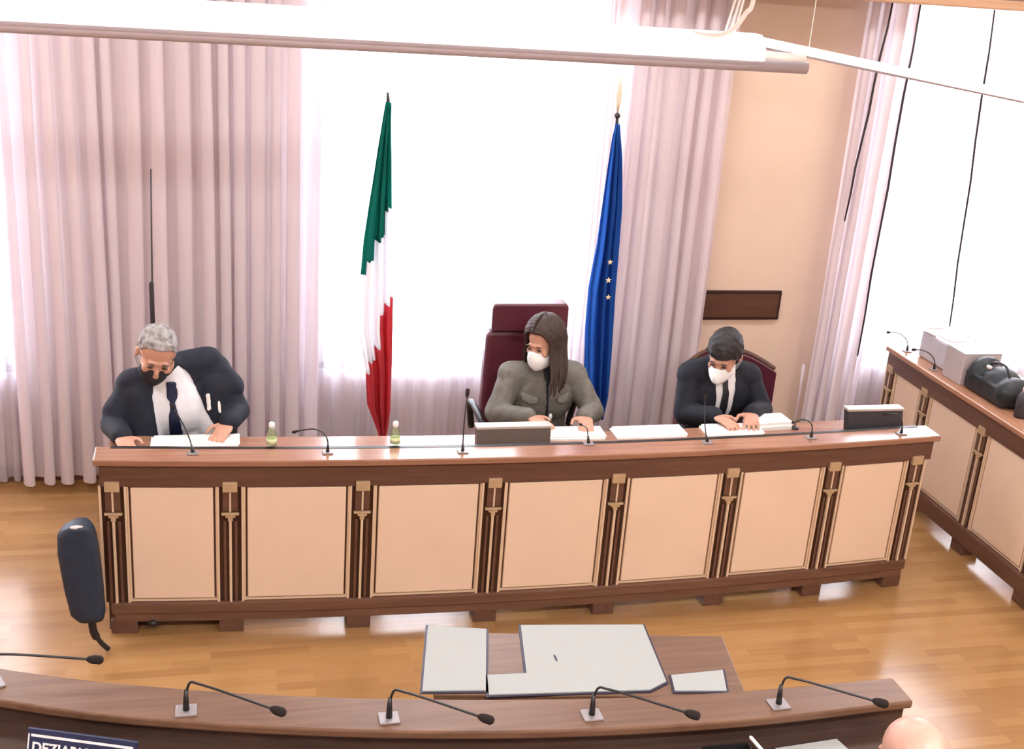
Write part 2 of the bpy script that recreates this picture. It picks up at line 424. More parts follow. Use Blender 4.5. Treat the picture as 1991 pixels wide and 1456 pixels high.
# suspended luminaires
BZ = 2.508
e = empty('suspended_light_beam', (.6, -1.1, BZ)); 
def prism_x(bm, x0, x1, prof):
    a = [bm.verts.new((x0, p[0], p[1])) for p in prof]; b = [bm.verts.new((x1, p[0], p[1])) for p in prof]
    n = len(prof)
    for k in range(n): bm.faces.new((a[k], a[(k + 1) % n], b[(k + 1) % n], b[k]))
    bm.faces.new(a[::-1]); bm.faces.new(b)
bm = bmesh.new(); prism_x(bm, -2.2, 1.42, [(-.07, .022), (.07, .022), (.075, .04), (.06, .075), (.03, .095), (-.03, .095), (-.06, .075), (-.075, .04)])
link('glowing_housing', bm, MT['tubeglow'], e, bevel=.004)
bm = bmesh.new(); tube(bm, [(-2.2, 0, 0.006), (1.59, 0, 0.006)], .02, 16); link('tube_rail', bm, MT['tube'], e, smooth=True)
bm = bmesh.new(); tube(bm, [(1.44, 0, 0.034), (1.58, 0, .03)], .014, 12); link('end_joint', bm, MT['white'], e, smooth=True)
for dx in (0.0, .028, .05):
    bm = bmesh.new(); tube(bm, [(1.31 + dx * .6, 0, .085), (1.335 + dx * .5, 0, .2), (1.36, 0, CEIL - BZ)], .0035, 8); link('hanging_cable', bm, MT['wire'], e, smooth=True)
bm = bmesh.new(); tube(bm, curve([(1.18, -.02, .09), (1.25, -.05, .085), (1.31, -.04, .10), (1.36, -.02, .15), (1.385, -.01, .22), (1.37, 0, .6), (1.36, 0, CEIL - BZ)], 8), .007, 10)
link('power_cable', bm, MT['wire'], e, smooth=True)
bm = bmesh.new(); tube(bm, [(-1.6, 0, .09), (-1.6, 0, CEIL - BZ)], .003, 8); link('hanging_cable', bm, MT['wire'], e, smooth=True)
tag(e, 'thick white suspended light beam with round grey lower tube across top', 'light fixture')
e = empty('suspended_light_rail', (2.70, .5, 2.463))
bm = bmesh.new(); tube(bm, [(0, 0, 0), (.08, 0, .004), (1.38, 0, -.17), (1.9, 0, -.238)], [.012, .02, .02, .02], 14); link('glowing_tube', bm, MT['tubeglow'], e, smooth=True)
bm = bmesh.new(); tube(bm, [(.08, 0, -.017), (1.38, 0, -.191), (1.9, 0, -.259)], .007, 8); link('lower_strip', bm, MT['tube'], e, smooth=True)
for dx in (.3, 1.8):
    bm = bmesh.new(); tube(bm, [(dx, 0, -dx * .125 + .01), (dx, 0, CEIL - 2.463)], .002, 6); link('hanging_cable', bm, MT['wire'], e)
tag(e, 'thin white light rail crossing in front of right window', 'light fixture')

# ------------------------------------------------------------------ desks with posts and panels
POSTX = [.0335, .4863, 1.0148, 1.5648, 2.1079, 2.6431, 3.1526, 3.5946]
def yb(x): return -.097 * (1 - ((x - 1.8) / 1.9) ** 2)
def xs_(a, b, n=None):
    n = n or max(2, int((b - a) / .12) + 1); return [a + (b - a) * i / n for i in range(n + 1)]
WD = .42
def bow(name, m, parent, x0, x1, o0, o1, z0, z1, bevel=0):
    bm = bmesh.new(); X = xs_(x0, x1); strip(bm, [(x, yb(x) + o0) for x in X], [(x, yb(x) + o1) for x in X], z0, z1)
    return link(name, bm, m, parent, bevel=bevel)
TOP = .80; WS = .71
def pilaster(parent, P):
    """P maps (lateral, outward, z) to desk space; a post with inlay strips, ring and cap"""
    def blk(bm, a0, a1, d0, d1, z0, z1):
        q = [P(a, d, z) for z in (z0, z1) for a, d in ((a0, d0), (a1, d0), (a1, d1), (a0, d1))]
        v = [bm.verts.new(p) for p in q]
        for f in ((0, 3, 2, 1), (4, 5, 6, 7), (0, 1, 5, 4), (1, 2, 6, 5), (2, 3, 7, 6), (3, 0, 4, 7)): bm.faces.new([v[i] for i in f])
    bm = bmesh.new(); blk(bm, -.044, .044, -.004, .004, .15, .69); po = link('post', bm, MT['dark'], parent)
    bm = bmesh.new()
    blk(bm, -.028, -.016, .004, .010, .15, .52); blk(bm, .016, .028, .004, .010, .15, .52)
    blk(bm, -.03, .03, .004, .013, .565, .655); link('fluting', bm, MT['apron'], po, bevel=.002)
    bm = bmesh.new(); blk(bm, -.005, .005, .004, .016, .15, .55); blk(bm, -.0035, .0035, .013, .017, .565, .655)
    blk(bm, -.053, -.044, -.004, .012, .15, .675); blk(bm, .044, .053, -.004, .012, .15, .675); link('inlay_strip', bm, MT['brass'], po)
    bm = bmesh.new(); blk(bm, -.035, .035, .004, .020, .550, .560); blk(bm, -.010, .010, .004, .017, .522, .540); blk(bm, -.020, .020, .004, .017, .538, .550); link('ring', bm, MT['cap'], po, bevel=.003)
    bm = bmesh.new(); blk(bm, -.029, .029, .004, .024, .655, .698); link('cap', bm, MT['cap'], po, bevel=.003)

desk = empty('committee_desk', (1.8, .1, 0))
D = empty('_', (0, 0, 0)); bpy.data.objects.remove(D)
OFF = Vector((1.8, .1, 0))
def shift(o): o.location = -OFF; return o
LX0, LX1 = -.035, 3.69
shift(bow('ledge', MT['top'], desk, LX0, LX1, -.035, .10, TOP - .028, TOP, bevel=.006))
shift(bow('shadow_strip', MT['black'], desk, LX0 + .06, LX1 - .06, .080, .102, TOP - .02, TOP + .0015))  # black strip standing in for the shadow line behind the ledge
shift(bow('apron', MT['apron'], desk, LX0 + .02, LX1 - .02, -.012, .08, .675, TOP - .028))
shift(bow('worksurface', MT['top'], desk, LX0 + .03, LX1 - .03, .08, WD, WS - .03, WS, bevel=.004))
shift(bow('bottom_rail', MT['rail'], desk, LX0 + .045, LX1 - .045, -.02, .03, .10, .15, bevel=.006))
shift(bow('plinth_moulding', MT['rail'], desk, LX0 + .055, LX1 - .055, -.01, .04, .06, .10))
shift(bow('back_board', MT['apron'], desk, LX0 + .05, LX1 - .05, .012, .028, .15, .675))
for i, x in enumerate(POSTX):
    slope = -.097 * (-2 * (x - 1.8) / 1.9 ** 2)
    n = Vector((slope, -1)).normalized(); t = Vector((-n.y, n.x))
    bo = Vector((x, yb(x)))
    def P(a, d, z, bo=bo, n=n, t=t): return (bo.x + t.x * a + n.x * d - OFF.x, bo.y + t.y * a + n.y * d - OFF.y, z)
    pilaster(desk, P)
    bm = bmesh.new(); X = (x - .05, x + .05) if i else (x - .03, x + .075); strip(bm, [(v, yb(v) - .005) for v in X], [(v, yb(v) + .10) for v in X], 0, .062)
    shift(link('foot', bm, MT['aprony'], desk, bevel=.003))
for i in range(7):
    a, b = POSTX[i] + .053, POSTX[i + 1] - .053
    pn = shift(bow('panel', MT['panel'], desk, a + .014, b - .014, -.006, .012, .165, .668, bevel=.004))
    bm = bmesh.new()
    for (u0, u1, z0, z1) in ((a, a + .006, .15, .68), (b - .006, b, .15, .68), (a + .006, b - .006, .672, .68), (a + .006, b - .006, .152, .160)):
        X = xs_(u0, u1, 1 if u1 - u0 < .02 else 4); strip(bm, [(x, yb(x) - .003) for x in X], [(x, yb(x) + .012) for x in X], z0, z1)
    shift(link('panel_trim', bm, MT['edge'], desk))
for x in (LX0 + .03, LX1 - .06):
    bm = bmesh.new(); box(bm, x, x + .03, yb(x) + .03, yb(x) + WD - .02, .0, WS - .03); shift(link('end_panel', bm, MT['apron'], desk))
tag(desk, 'long curved wooden committee desk with seven beige front panels', 'desk')

# side desk at the right
SX = 4.145
sd = empty('side_desk', (SX, 0, 0))
SY0, SY1 = -1.6, 1.235
def sb(name, m, x0, x1, y0, y1, z0, z1, bevel=0): return bx(name, m, sd, x0, x1, y0, y1, z0, z1, bevel=bevel)
sb('ledge', MT['topy'], -.02, .50, SY0, SY1, TOP - .028, TOP, .006)
sb('apron', MT['aprony'], 0, .12, SY0 + .02, SY1 - .01, .675, TOP - .028)
sb('bottom_rail', MT['aprony'], -.01, .05, SY0 + .03, SY1 - .03, .06, .15, .005)
sb('back_board', MT['aprony'], .035, .05, SY0 + .03, SY1 - .03, .15, .675)
sb('end_panel', MT['aprony'], .05, .50, SY1 - .05, SY1 - .02, 0, TOP - .028)
sb('end_panel', MT['aprony'], .05, .50, SY0 + .03, SY0 + .06, 0, TOP - .028)
PY = [1.185, .82, .29, -.24, -.77, -1.3]
for i, y in enumerate(PY):
    pilaster(sd, lambda a, d, z, y=y: (.02 - d, y + a, z))
    sb('foot', MT['aprony'], .0, .10, y - .05, y + .05, 0, .062, .003)
for i in range(5):
    a, b = PY[i + 1] + .053, PY[i] - .053
    sb('panel', MT['panel'], .012, .03, a + .014, b - .014, .165, .668, .004)
    bm = bmesh.new()
    for (u0, u1, z0, z1) in ((a, a + .006, .15, .68), (b - .006, b, .15, .68), (a + .006, b - .006, .672, .68), (a + .006, b - .006, .152, .16)): box(bm, .015, .03, u0, u1, z0, z1)
    link('panel_trim', bm, MT['edge'], sd)
tag(sd, 'wooden side desk with beige panels running along the right', 'desk')

# front bench, seen from its seat side
NE = [(-.9, -1.18), (-.5, -1.42), (-.105, -1.607), (.229, -1.722), (.803, -1.852), (1.356, -1.925), (1.878, -1.948), (2.411, -1.928)]
FE = [(-.9, -1.02), (-.5, -1.265), (-.128, -1.452), (.331, -1.598), (.818, -1.705), (1.468, -1.79), (1.939, -1.812), (2.435, -1.806)]
def lag(T, x):
    for k in range(len(T) - 1):
        if x <= T[k + 1][0] or k == len(T) - 2:
            x0, y0 = T[k]; x1, y1 = T[k + 1]
            m = lambda i: (T[min(i + 1, len(T) - 1)][1] - T[max(i - 1, 0)][1]) / (T[min(i + 1, len(T) - 1)][0] - T[max(i - 1, 0)][0])
            h = x1 - x0; t = (x - x0) / h; m0, m1 = m(k) * h, m(k + 1) * h
            return (2 * t ** 3 - 3 * t * t + 1) * y0 + (t ** 3 - 2 * t * t + t) * m0 + (-2 * t ** 3 + 3 * t * t) * y1 + (t ** 3 - t * t) * m1
def ne(x): return lag(NE, x)
def fe(x): return lag(FE, x)
bench = empty('front_bench', (1.2, -1.9, 0)); BO = Vector((1.2, -1.9, 0))
def bst(name, m, fa, fb, z0, z1, xa=-.9, xb=2.41, bevel=0):
    bm = bmesh.new(); X = [xa + (xb - xa) * i / 30 for i in range(31)]
    strip(bm, [(x, fa(x)) for x in X], [(x, fb(x)) for x in X], z0, z1); o = link(name, bm, m, bench, bevel=bevel); o.location = -BO; return o
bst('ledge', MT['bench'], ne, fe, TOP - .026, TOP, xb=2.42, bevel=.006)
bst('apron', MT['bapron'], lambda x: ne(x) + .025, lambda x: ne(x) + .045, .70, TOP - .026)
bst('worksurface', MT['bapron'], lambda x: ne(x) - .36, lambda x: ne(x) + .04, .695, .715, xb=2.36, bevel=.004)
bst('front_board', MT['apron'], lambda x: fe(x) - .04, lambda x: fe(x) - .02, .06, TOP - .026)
for x in (-.86, .2, 1.25, 2.3):
    bm = bmesh.new(); box(bm, x, x + .03, ne(x) - .30, fe(x) - .045, 0, .695); o = link('support_panel', bm, MT['apron'], bench); o.location = -BO
tag(bench, 'curved front bench with narrow wooden ledge, seen from behind', 'desk')

# small brown table beyond the bench
tb = empty('small_table', (1.55, -1.6, 0))
TZ = .715
bm = bmesh.new()
strip(bm, [(1.05 - 1.55, .0), (1.99 - 1.55, -.13)], [(1.10 - 1.55, .335), (2.045 - 1.55, .20)], TZ - .025, TZ)
link('table_top', bm, MT['bench'], tb, bevel=.003)
for (x, y) in ((-.38, .05), (.37, -.04), (-.36, .27), (.40, .16)):
    bx('leg', MT['apron'], tb, x - .02, x + .02, y - .02, y + .02, 0, TZ - .025)
tag(tb, 'low brown table behind front bench, covered by white sheets', 'table')

def sheet(name, corners, z, label, cat, group=None, m=None, thick=.004, back=.0075, mark=None):
    c = Vector((sum(p[0] for p in corners) / len(corners), sum(p[1] for p in corners) / len(corners), 0))
    e = empty(name, (c.x, c.y, z))
    def poly(grow, z0, z1):
        bm = bmesh.new(); P = []
        n = len(corners)
        for i, p in enumerate(corners):
            a = Vector(corners[i - 1]); b = Vector(p); d = Vector(corners[(i + 1) % n])
            e1 = (b - a).normalized(); e2 = (d - b).normalized(); n1 = Vector((e1.y, -e1.x)); n2 = Vector((e2.y, -e2.x)); nn = (n1 + n2); nn = nn / max(nn.length_squared / 2, .3)
            q = b + nn * grow; P.append((q.x - c.x, q.y - c.y))
        lo = [bm.verts.new((x, y, z0)) for x, y in P]; hi = [bm.verts.new((x, y, z1)) for x, y in P]
        for i in range(n): bm.faces.new((lo[i], lo[(i + 1) % n], hi[(i + 1) % n], hi[i]))
        bm.faces.new(lo[::-1]); bm.faces.new(hi); return bm
    if back: link('outline_rim', poly(back, 0, .003), MT['darknavy'], e)  # dark rim added to draw the sharpening outline around the sheet
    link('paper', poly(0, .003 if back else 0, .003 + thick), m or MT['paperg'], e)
    if mark:
        bm = bmesh.new(); lathe(bm, [(.004, .003 + thick), (.004, .0036 + thick)], (mark[0] - c.x, mark[1] - c.y, 0), 8)
        for v in bm.verts: v.co.y = (mark[1] - c.y) + (v.co.y - (mark[1] - c.y)) * 5
        link('ink_mark', bm, MT['darknavy'], e)
    return tag(e, label, cat, group)
G = 'blank white sheets on the low brown table'
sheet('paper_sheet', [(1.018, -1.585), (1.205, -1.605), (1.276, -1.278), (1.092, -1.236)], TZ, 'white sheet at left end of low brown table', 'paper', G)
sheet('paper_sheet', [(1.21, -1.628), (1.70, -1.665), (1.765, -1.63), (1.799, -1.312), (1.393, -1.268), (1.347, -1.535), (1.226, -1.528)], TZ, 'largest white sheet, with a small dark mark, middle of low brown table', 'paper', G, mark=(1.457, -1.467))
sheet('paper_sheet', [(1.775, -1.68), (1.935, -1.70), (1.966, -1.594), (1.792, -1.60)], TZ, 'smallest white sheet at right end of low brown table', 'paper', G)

# ------------------------------------------------------------------ microphones
def mic_parts(e, stem, r, head_r, head_l, base=(.03, .03), collar=.05):
    bm = bmesh.new(); box(bm, -base[0], base[0], -base[1], base[1], 0, .006); link('base_plate', bm, MT['grey'], e, bevel=.002)
    pts = curve(stem, 8)
    s0 = Vector(stem[0]); s1 = s0 + (pts[3] - s0).normalized() * collar
    bm = bmesh.new(); tube(bm, [s0, s0.lerp(s1, .5), s1], [r * 2.6, r * 2.2, r * 1.4], 12); link('collar', bm, MT['black'], e, smooth=True)
    bm = bmesh.new(); tube(bm, pts, r, 8); link('gooseneck', bm, MT['black'], e, smooth=True)
    d = (pts[-1] - pts[-3]).normalized(); p = pts[-1]
    bm = bmesh.new(); tube(bm, [p - d * .008, p, p + d * head_l * .3, p + d * head_l * .8, p + d * head_l], [r * 1.5, head_r * .8, head_r, head_r, head_r * .55], 14); link('head', bm, MT['blackf'], e, smooth=True)
def copy_tree(o, loc, rz=0):
    r = o.copy(); C.objects.link(r); r.location = loc; r.rotation_euler = (0, 0, rz)
    for ch in o.children:
        c = ch.copy(); C.objects.link(c); c.parent = r
        for g in ch.children:
            d = g.copy(); C.objects.link(d); d.parent = c
    return r
GM = 'gooseneck microphones on the front bench'
m0 = empty('gooseneck_microphone', (.350, -1.708, TOP))
mic_parts(m0, [(0, 0, .006), (.002, .004, .055), (.012, .004, .088), (.032, -.012, .094), (.09, -.045, .09), (.225, -.128, .078)], .0035, .0125, .036, (.028, .026), .06)
tag(m0, 'black gooseneck microphone on front bench, second from the left', 'microphone', GM)
for (x, y, rz, lb) in ((.886, -1.812, 0, 'third from the left, below left white sheet'), (1.446, -1.872, .02, 'fourth from the left, overlapping largest white sheet'), (2.003, -1.893, .03, 'rightmost, near the bench end'), (-.165, -1.520, .42, 'leftmost, base outside the picture')):
    c = copy_tree(m0, (x, y, TOP), rz); tag(c, 'black gooseneck microphone on front bench, ' + lb, 'microphone', GM)
def desk_mic(x, y, z, stem, label, hr=.006, hl=.02, r=.0028, collar=.03):
    e = empty('gooseneck_microphone', (x, y, z)); mic_parts(e, stem, r, hr, hl, (.022, .018), collar)
    return tag(e, label, 'microphone', 'gooseneck microphones on the committee desk')
desk_mic(.343, -.005, TOP, [(0, 0, .006), (-.012, .03, .05), (-.04, .06, .11), (-.075, .085, .165)], 'slim gooseneck microphone leaning towards man in pale blue shirt')
desk_mic(.873, -.035, TOP, [(0, 0, .006), (0, .005, .05), (-.015, .02, .078), (-.05, .05, .085), (-.09, .08, .07), (-.12, .10, .055)], 'bent black gooseneck microphone between the two small bottles')
desk_mic(1.427, -.065, TOP, [(0, 0, .006), (.003, .02, .08), (.012, .05, .16), (.022, .08, .22)], 'upright tall gooseneck microphone left of the brown monitor', hr=.009, hl=.03)
desk_mic(1.987, -.020, TOP, [(0, 0, .006), (0, .02, .035), (.005, .06, .05), (.0, .12, .04)], 'short black microphone before the woman and papers')
desk_mic(2.526, -.04, TOP, [(0, 0, .006), (-.006, .03, .06), (-.004, .06, .12), (.004, .09, .17)], 'slim gooseneck microphone before man with black tie')
desk_mic(3.036, -.018, TOP, [(0, 0, .006), (0, .005, .05), (-.012, .015, .073), (-.04, .03, .078), (-.06, .05, .06), (-.05, .09, .04)], 'bent black gooseneck microphone left of dark monitor')
desk_mic(3.50, -.0, TOP, [(0, 0, .006), (0, .005, .05), (-.012, .018, .08), (-.035, .03, .088), (-.06, .05, .08)], 'bent black gooseneck microphone in front of dark monitor')
e = empty('slim_rod_microphone', (3.122, .30, WS))
bm = bmesh.new(); lathe(bm, [(.02, 0), (.02, .006), (.008, .012)], n=16); link('base', bm, MT['black'], e, smooth=True)
bm = bmesh.new(); tube(bm, [(0, 0, .01), (-.003, 0, .17), (-.006, 0, .325)], [.005, .005, .007], 10); link('rod', bm, MT['tube'], e, smooth=True)
tag(e, 'tall thin grey rod microphone standing on committee desk', 'microphone')
for (x, y, lb) in ((SX + .035, .83, 'before the pale box'), (SX + .05, 1.13, 'at far end of side desk')):
    e = empty('gooseneck_microphone', (x, y, TOP))
    mic_parts(e, [(0, 0, .006), (.0, .012, .05), (-.01, .05, .075), (-.02, .11, .075), (-.03, .16, .06)], .003, .008, .022, (.02, .02), .03)
    tag(e, 'small black gooseneck microphone on side desk ' + lb, 'microphone', 'microphones on the side desk')

# ------------------------------------------------------------------ things on the committee desk
def slab(name, cx, cy, z, w_, d_, h, rz, m, label, cat, group=None, tilt=0, n=3):
    e = empty(name, (cx, cy, z), rz)
    bm = bmesh.new(); box(bm, -w_ / 2, w_ / 2, -d_ / 2, d_ / 2, 0, h * .5); link('lower_sheets', bm, m, e)
    bm = bmesh.new(); box(bm, -w_ / 2 + .012, w_ / 2 + .006, -d_ / 2 + .008, d_ / 2 + .004, h * .5, h); link('top_sheets', bm, m, e)
    return tag(e, label, cat, group)
GP = 'paper stacks on the committee desk'
slab('paper_stack', .345, .31, WS, .36, .11, .012, 0, MT['paper'], 'white papers before man in pale blue shirt', 'papers', GP)
slab('paper_stack', 2.02, .285, WS, .26, .12, .018, -.02, MT['paper'], 'thick white papers right of the brown monitor', 'papers', GP)
slab('paper_stack', 2.375, .285, WS, .34, .12, .014, .02, MT['paper'], 'white papers between the woman and man with black tie', 'papers', GP)
slab('paper_stack', 2.79, .285, WS, .28, .12, .014, .0, MT['paper'], 'white papers directly before man with black tie', 'papers', GP)
slab('paper_stack', 3.0, .345, WS, .20, .12, .034, .08, MT['paper'], 'tall slanted paper pile right of man with black tie', 'papers', GP)
def bottle(x, y, label):
    e = empty('water_bottle', (x, y, TOP))
    bm = bmesh.new(); lathe(bm, [(.018, 0), (.021, .004), (.021, .05), (.019, .06), (.012, .076), (.009, .082)], n=20); link('body', bm, MT['bottle'], e, smooth=True)
    bm = bmesh.new(); lathe(bm, [(.0215, .01), (.0215, .034)], n=20); link('label', bm, MT['label'], e, smooth=True)
    bm = bmesh.new(); lathe(bm, [(.0105, .08), (.012, .084), (.012, .098), (.009, .102)], n=16); link('cap', bm, MT['white'], e, smooth=True)
    return tag(e, label, 'bottle', 'small bottles on the committee desk')
bottle(.654, .055, 'small clear bottle with white cap beside seated man, left of the two')
bottle(1.158, .035, 'small bottle with yellow green label before red flag end')
def monitor(x0, x1, y, ztop, tilt, m, label):
    w_ = x1 - x0; e = empty('desk_monitor', ((x0 + x1) / 2, y, WS)); H = ztop - WS
    bm = bmesh.new(); prism_x(bm, -w_ / 2, w_ / 2, [(0, .0), (.045, .0), (.045 + tilt, H - .012), (tilt, H - .012)]); link('housing', bm, m, e, bevel=.003)
    bm = bmesh.new(); prism_x(bm, -w_ / 2 - .003, w_ / 2 + .003, [(tilt - .003, H - .012), (tilt + .05, H - .012), (tilt + .05, H), (tilt - .003, H)]); link('top_edge', bm, MT['silver'], e, bevel=.002)
    bm = bmesh.new(); prism_x(bm, -w_ / 2 + .015, w_ / 2 - .015, [(.0455 + tilt * .1, .015), (.048 + tilt * .1, .015), (.048 + tilt * .9, H - .02), (.0455 + tilt * .9, H - .02)]); link('screen', bm, MT['screen'], e)
    return tag(e, label, 'monitor', 'low monitors set in the committee desk')
monitor(1.515, 1.842, .055, .852, .02, MT['monitor'], 'low brown backed desk monitor before the woman')
monitor(3.30, 3.585, .11, .868, .035, MT['monitord'], 'low dark desk monitor with pale top at right desk end')

# side desk things
e = empty('plastic_box', (SX + .165, .94, TOP))
bm = bmesh.new(); v0 = [(-.075, -.10), (.12, -.10), (.12, .10), (-.075, .10)]
for (k, z0, z1) in ((0, 0, .15),): box(bm, -.085, .115, -.13, .13, z0, z1)
link('body', bm, MT['box'], e, bevel=.012)
bm = bmesh.new(); ell(bm, (.01, -.01, .155), (.07, .09, .035)); ell(bm, (.03, .03, .165), (.04, .04, .03)); link('crumpled_paper', bm, MT['paper'], e, smooth=True)
bm = bmesh.new(); tube(bm, curve([(-.08, -.12, .152), (.0, -.135, .155), (.11, -.12, .152), (.115, 0, .155), (.11, .125, .152), (0, .13, .155), (-.08, .12, .152), (-.085, 0, .155)], 4), .006, 8); link('rim', bm, MT['silver'], e, smooth=True)
tag(e, 'pale plastic box full of crumpled white paper on side desk', 'box')
e = empty('carton', (SX + .13, .69, TOP))
bm = bmesh.new(); box(bm, -.09, .13, -.09, .075, 0, .165); link('body', bm, MT['carton'], e, bevel=.004)
bm = bmesh.new(); box(bm, -.09, .13, -.09, .075, .166, .172); link('lid', bm, MT['box'], e, bevel=.002)
tag(e, 'grey beige carton beside black bag on side desk', 'box')
bm = bmesh.new()
ell(bm, (0, .12, .075), (.10, .07, .10)); ell(bm, (.01, 0, .07), (.10, .12, .085)); ell(bm, (.0, -.12, .065), (.10, .08, .08)); box(bm, -.09, .11, -.16, .16, .004, .09)
bagm = fused(bm, .008, 3); bo_ = from_mesh('black_bag', bagm, MT['bag']); bo_.location = (SX + .14, .42, TOP); bo_.location.z += .004
bm = bmesh.new(); tube(bm, curve([(-.02, -.10, .13), (-.02, -.05, .18), (-.02, .03, .175), (-.02, .08, .14)], 6), .006, 8); link('handle', bm, MT['black'], bo_, smooth=True)
bm = bmesh.new(); ell(bm, (-.04, .05, .142), (.014, .02, .012)); link('clasp', bm, MT['silver'], bo_, smooth=True)
tag(bo_, 'soft black and navy bag lying on side desk', 'bag')
e = empty('dark_bottle', (SX + .10, .165, TOP))
bm = bmesh.new(); lathe(bm, [(.03, 0), (.033, .01), (.033, .10), (.015, .13)], n=20); link('body', bm, MT['monitord'], e, smooth=True)
bm = bmesh.new(); lathe(bm, [(.015, .13), (.016, .15), (.01, .155)], n=16); link('cap', bm, MT['silver'], e, smooth=True)
tag(e, 'dark bottle with pale cap right of black bag', 'bottle')

# things on the front bench worksurface
BZ_ = .715
e = empty('blue_placard', (.085, -1.86, BZ_), -.34)
W_, H_ = .29, .118
bm = bmesh.new(); q = [(-W_ / 2, 0, 0), (W_ / 2, 0, 0), (W_ / 2, .04, H_), (-W_ / 2, .04, H_)]
a = [bm.verts.new(p) for p in q]; b = [bm.verts.new((p[0], p[1] + .006, p[2])) for p in q]
for k in range(4): bm.faces.new((a[k], a[(k + 1) % 4], b[(k + 1) % 4], b[k]))
bm.faces.new(a[::-1]); bm.faces.new(b); link('board', bm, MT['placard'], e)
bm = bmesh.new(); ang = math.atan2(.04, H_)
def onp(u, v, d=.0015): return (u, v * math.sin(ang) - d, v * math.cos(ang))
def qd(bm, u0, u1, v0, v1):
    bm.faces.new([bm.verts.new(onp(*p)) for p in ((u0, v0), (u1, v0), (u1, v1), (u0, v1))])
qd(bm, -W_ / 2 + .01, W_ / 2 - .01, H_ - .012, H_ - .005); qd(bm, -W_ / 2 + .002, -W_ / 2 + .006, .0, H_ - .005); link('white_border', bm, MT['text'], e)
fc = bpy.data.curves.new('lettering', 'FONT'); fc.body = 'DEZIARIO ALU'; fc.size = .036; fc.extrude = .0006; fc.offset = .0009
fo = bpy.data.objects.new('lettering', fc); C.objects.link(fo)
dg = bpy.context.evaluated_depsgraph_get(); dg.update(); fm = bpy.data.meshes.new_from_object(fo.evaluated_get(dg)); bpy.data.objects.remove(fo)
fo = from_mesh('lettering', fm, MT['text'], e)
for p in fm.polygons: p.use_smooth = False
fo.location = onp(-W_ / 2 + .014, H_ - .050, .002); fo.rotation_euler = (PI / 2 - ang, 0, 0)
tag(e, 'dark blue placard with white lettering at lower left corner', 'placard')
sheet('paper_sheet', [(1.935, -2.14), (2.20, -2.13), (2.165, -1.966), (1.965, -1.982)], BZ_, 'white paper on front bench worksurface, below rightmost bench microphone', 'paper', None)
e = empty('pen_tray', (1.815, -2.01, BZ_))
bm = bmesh.new(); box(bm, -.07, .07, -.04, .04, 0, .006); box(bm, -.07, .07, .034, .04, .006, .026); box(bm, -.07, .07, -.04, -.034, .006, .026); box(bm, -.07, -.064, -.034, .034, .006, .026); box(bm, .064, .07, -.034, .034, .006, .026)
link('tray', bm, MT['black'], e)
tag(e, 'black tray on front bench worksurface at bottom edge', 'tray')
e = empty('white_pen', (1.90, -1.99, BZ_))
bm = bmesh.new(); tube(bm, [(.030, -.045, .006), (-.006, .028, .036), (-.008, .032, .038)], [.0055, .0055, .002], 10); link('barrel', bm, MT['white'], e, smooth=True)
bm = bmesh.new(); tube(bm, [(.034, -.053, .006), (.020, -.025, .016)], .0062, 10); link('cap', bm, MT['black'], e, smooth=True)
tag(e, 'white pen leaning on black tray by bottom edge', 'pen')

# ------------------------------------------------------------------ flags
def flag(px, py, z0, z1, left, right, zones, name, label, tilt, poletop, stars=None, finial=None):
    e = empty(name, (px, py, 0))
    bm = bmesh.new(); lathe(bm, [(.12, 0), (.12, .02), (.03, .05), (.02, .08)], n=24); link('base', bm, MT['pole'], e, smooth=True)
    pb = Vector((tilt[0], tilt[1], .05))
    bm = bmesh.new(); tube(bm, [pb, (-.008, 0.005, z1), (-.012, 0, poletop)], [.012, .009, .006], 10); link('pole', bm, MT['pole'], e, smooth=True)
    nz, nx = 70, 36
    def edge(T, z):
        for k in range(len(T) - 1):
            if T[k][0] >= z >= T[k + 1][0]:
                t = (T[k][0] - z) / (T[k][0] - T[k + 1][0]); return T[k][1] + (T[k + 1][1] - T[k][1]) * t
        return T[-1][1] if z < T[-1][0] else T[0][1]
    grid = []
    for j in range(nz + 1):
        z = z1 + (z0 - z1) * j / nz; row = []
        a, b = edge(left, z), edge(right, z); wd = abs(b - a)
        for i in range(nx + 1):
            s = i / nx
            y = .028 * math.sin(s * 17 + .8) * min(1, wd / .1) + .014 * math.sin(s * 39 + z * 2.0) * min(1, wd / .1)
            row.append((a + (b - a) * s, y - .03 - .02 * s, z))
        grid.append(row)
    names = {}
    for j in range(nz):
        for i in range(nx):
            names.setdefault(zones(i / nx, grid[j][i][2]), []).append((j, i))
    for zn, cells in names.items():
        bm = bmesh.new(); vv = {}
        def V(j, i):
            if (j, i) not in vv: vv[(j, i)] = bm.verts.new(grid[j][i])
            return vv[(j, i)]
        for j, i in cells: bm.faces.new((V(j, i), V(j, i + 1), V(j + 1, i + 1), V(j + 1, i)))
        o = link(zn + '_cloth' if zn != 'blue' else 'cloth', bm, {'green': MT['green'], 'white': MT['fwhite'], 'red': MT['red'], 'blue': MT['blue']}[zn], e, smooth=True)
        s = o.modifiers.new('s', 'SOLIDIFY'); s.thickness = .003
    if finial: finial(e, poletop)
    if stars:
        for (x, y, z, r) in stars:
            bm = bmesh.new(); P = []
            for k in range(10):
                a = PI / 2 + k * PI / 5; rr = r if k % 2 == 0 else r * .4; P.append((x + rr * math.cos(a), z + rr * math.sin(a)))
            f1 = [bm.verts.new((p[0], y, p[1])) for p in P]; f2 = [bm.verts.new((p[0], y + .004, p[1])) for p in P]
            bm.faces.new(f1); bm.faces.new(f2[::-1])
            for k in range(10): bm.faces.new((f1[k], f1[(k + 1) % 10], f2[(k + 1) % 10], f2[k]))
            link('star', bm, MT['gold'], e)
    return tag(e, label, 'flag')
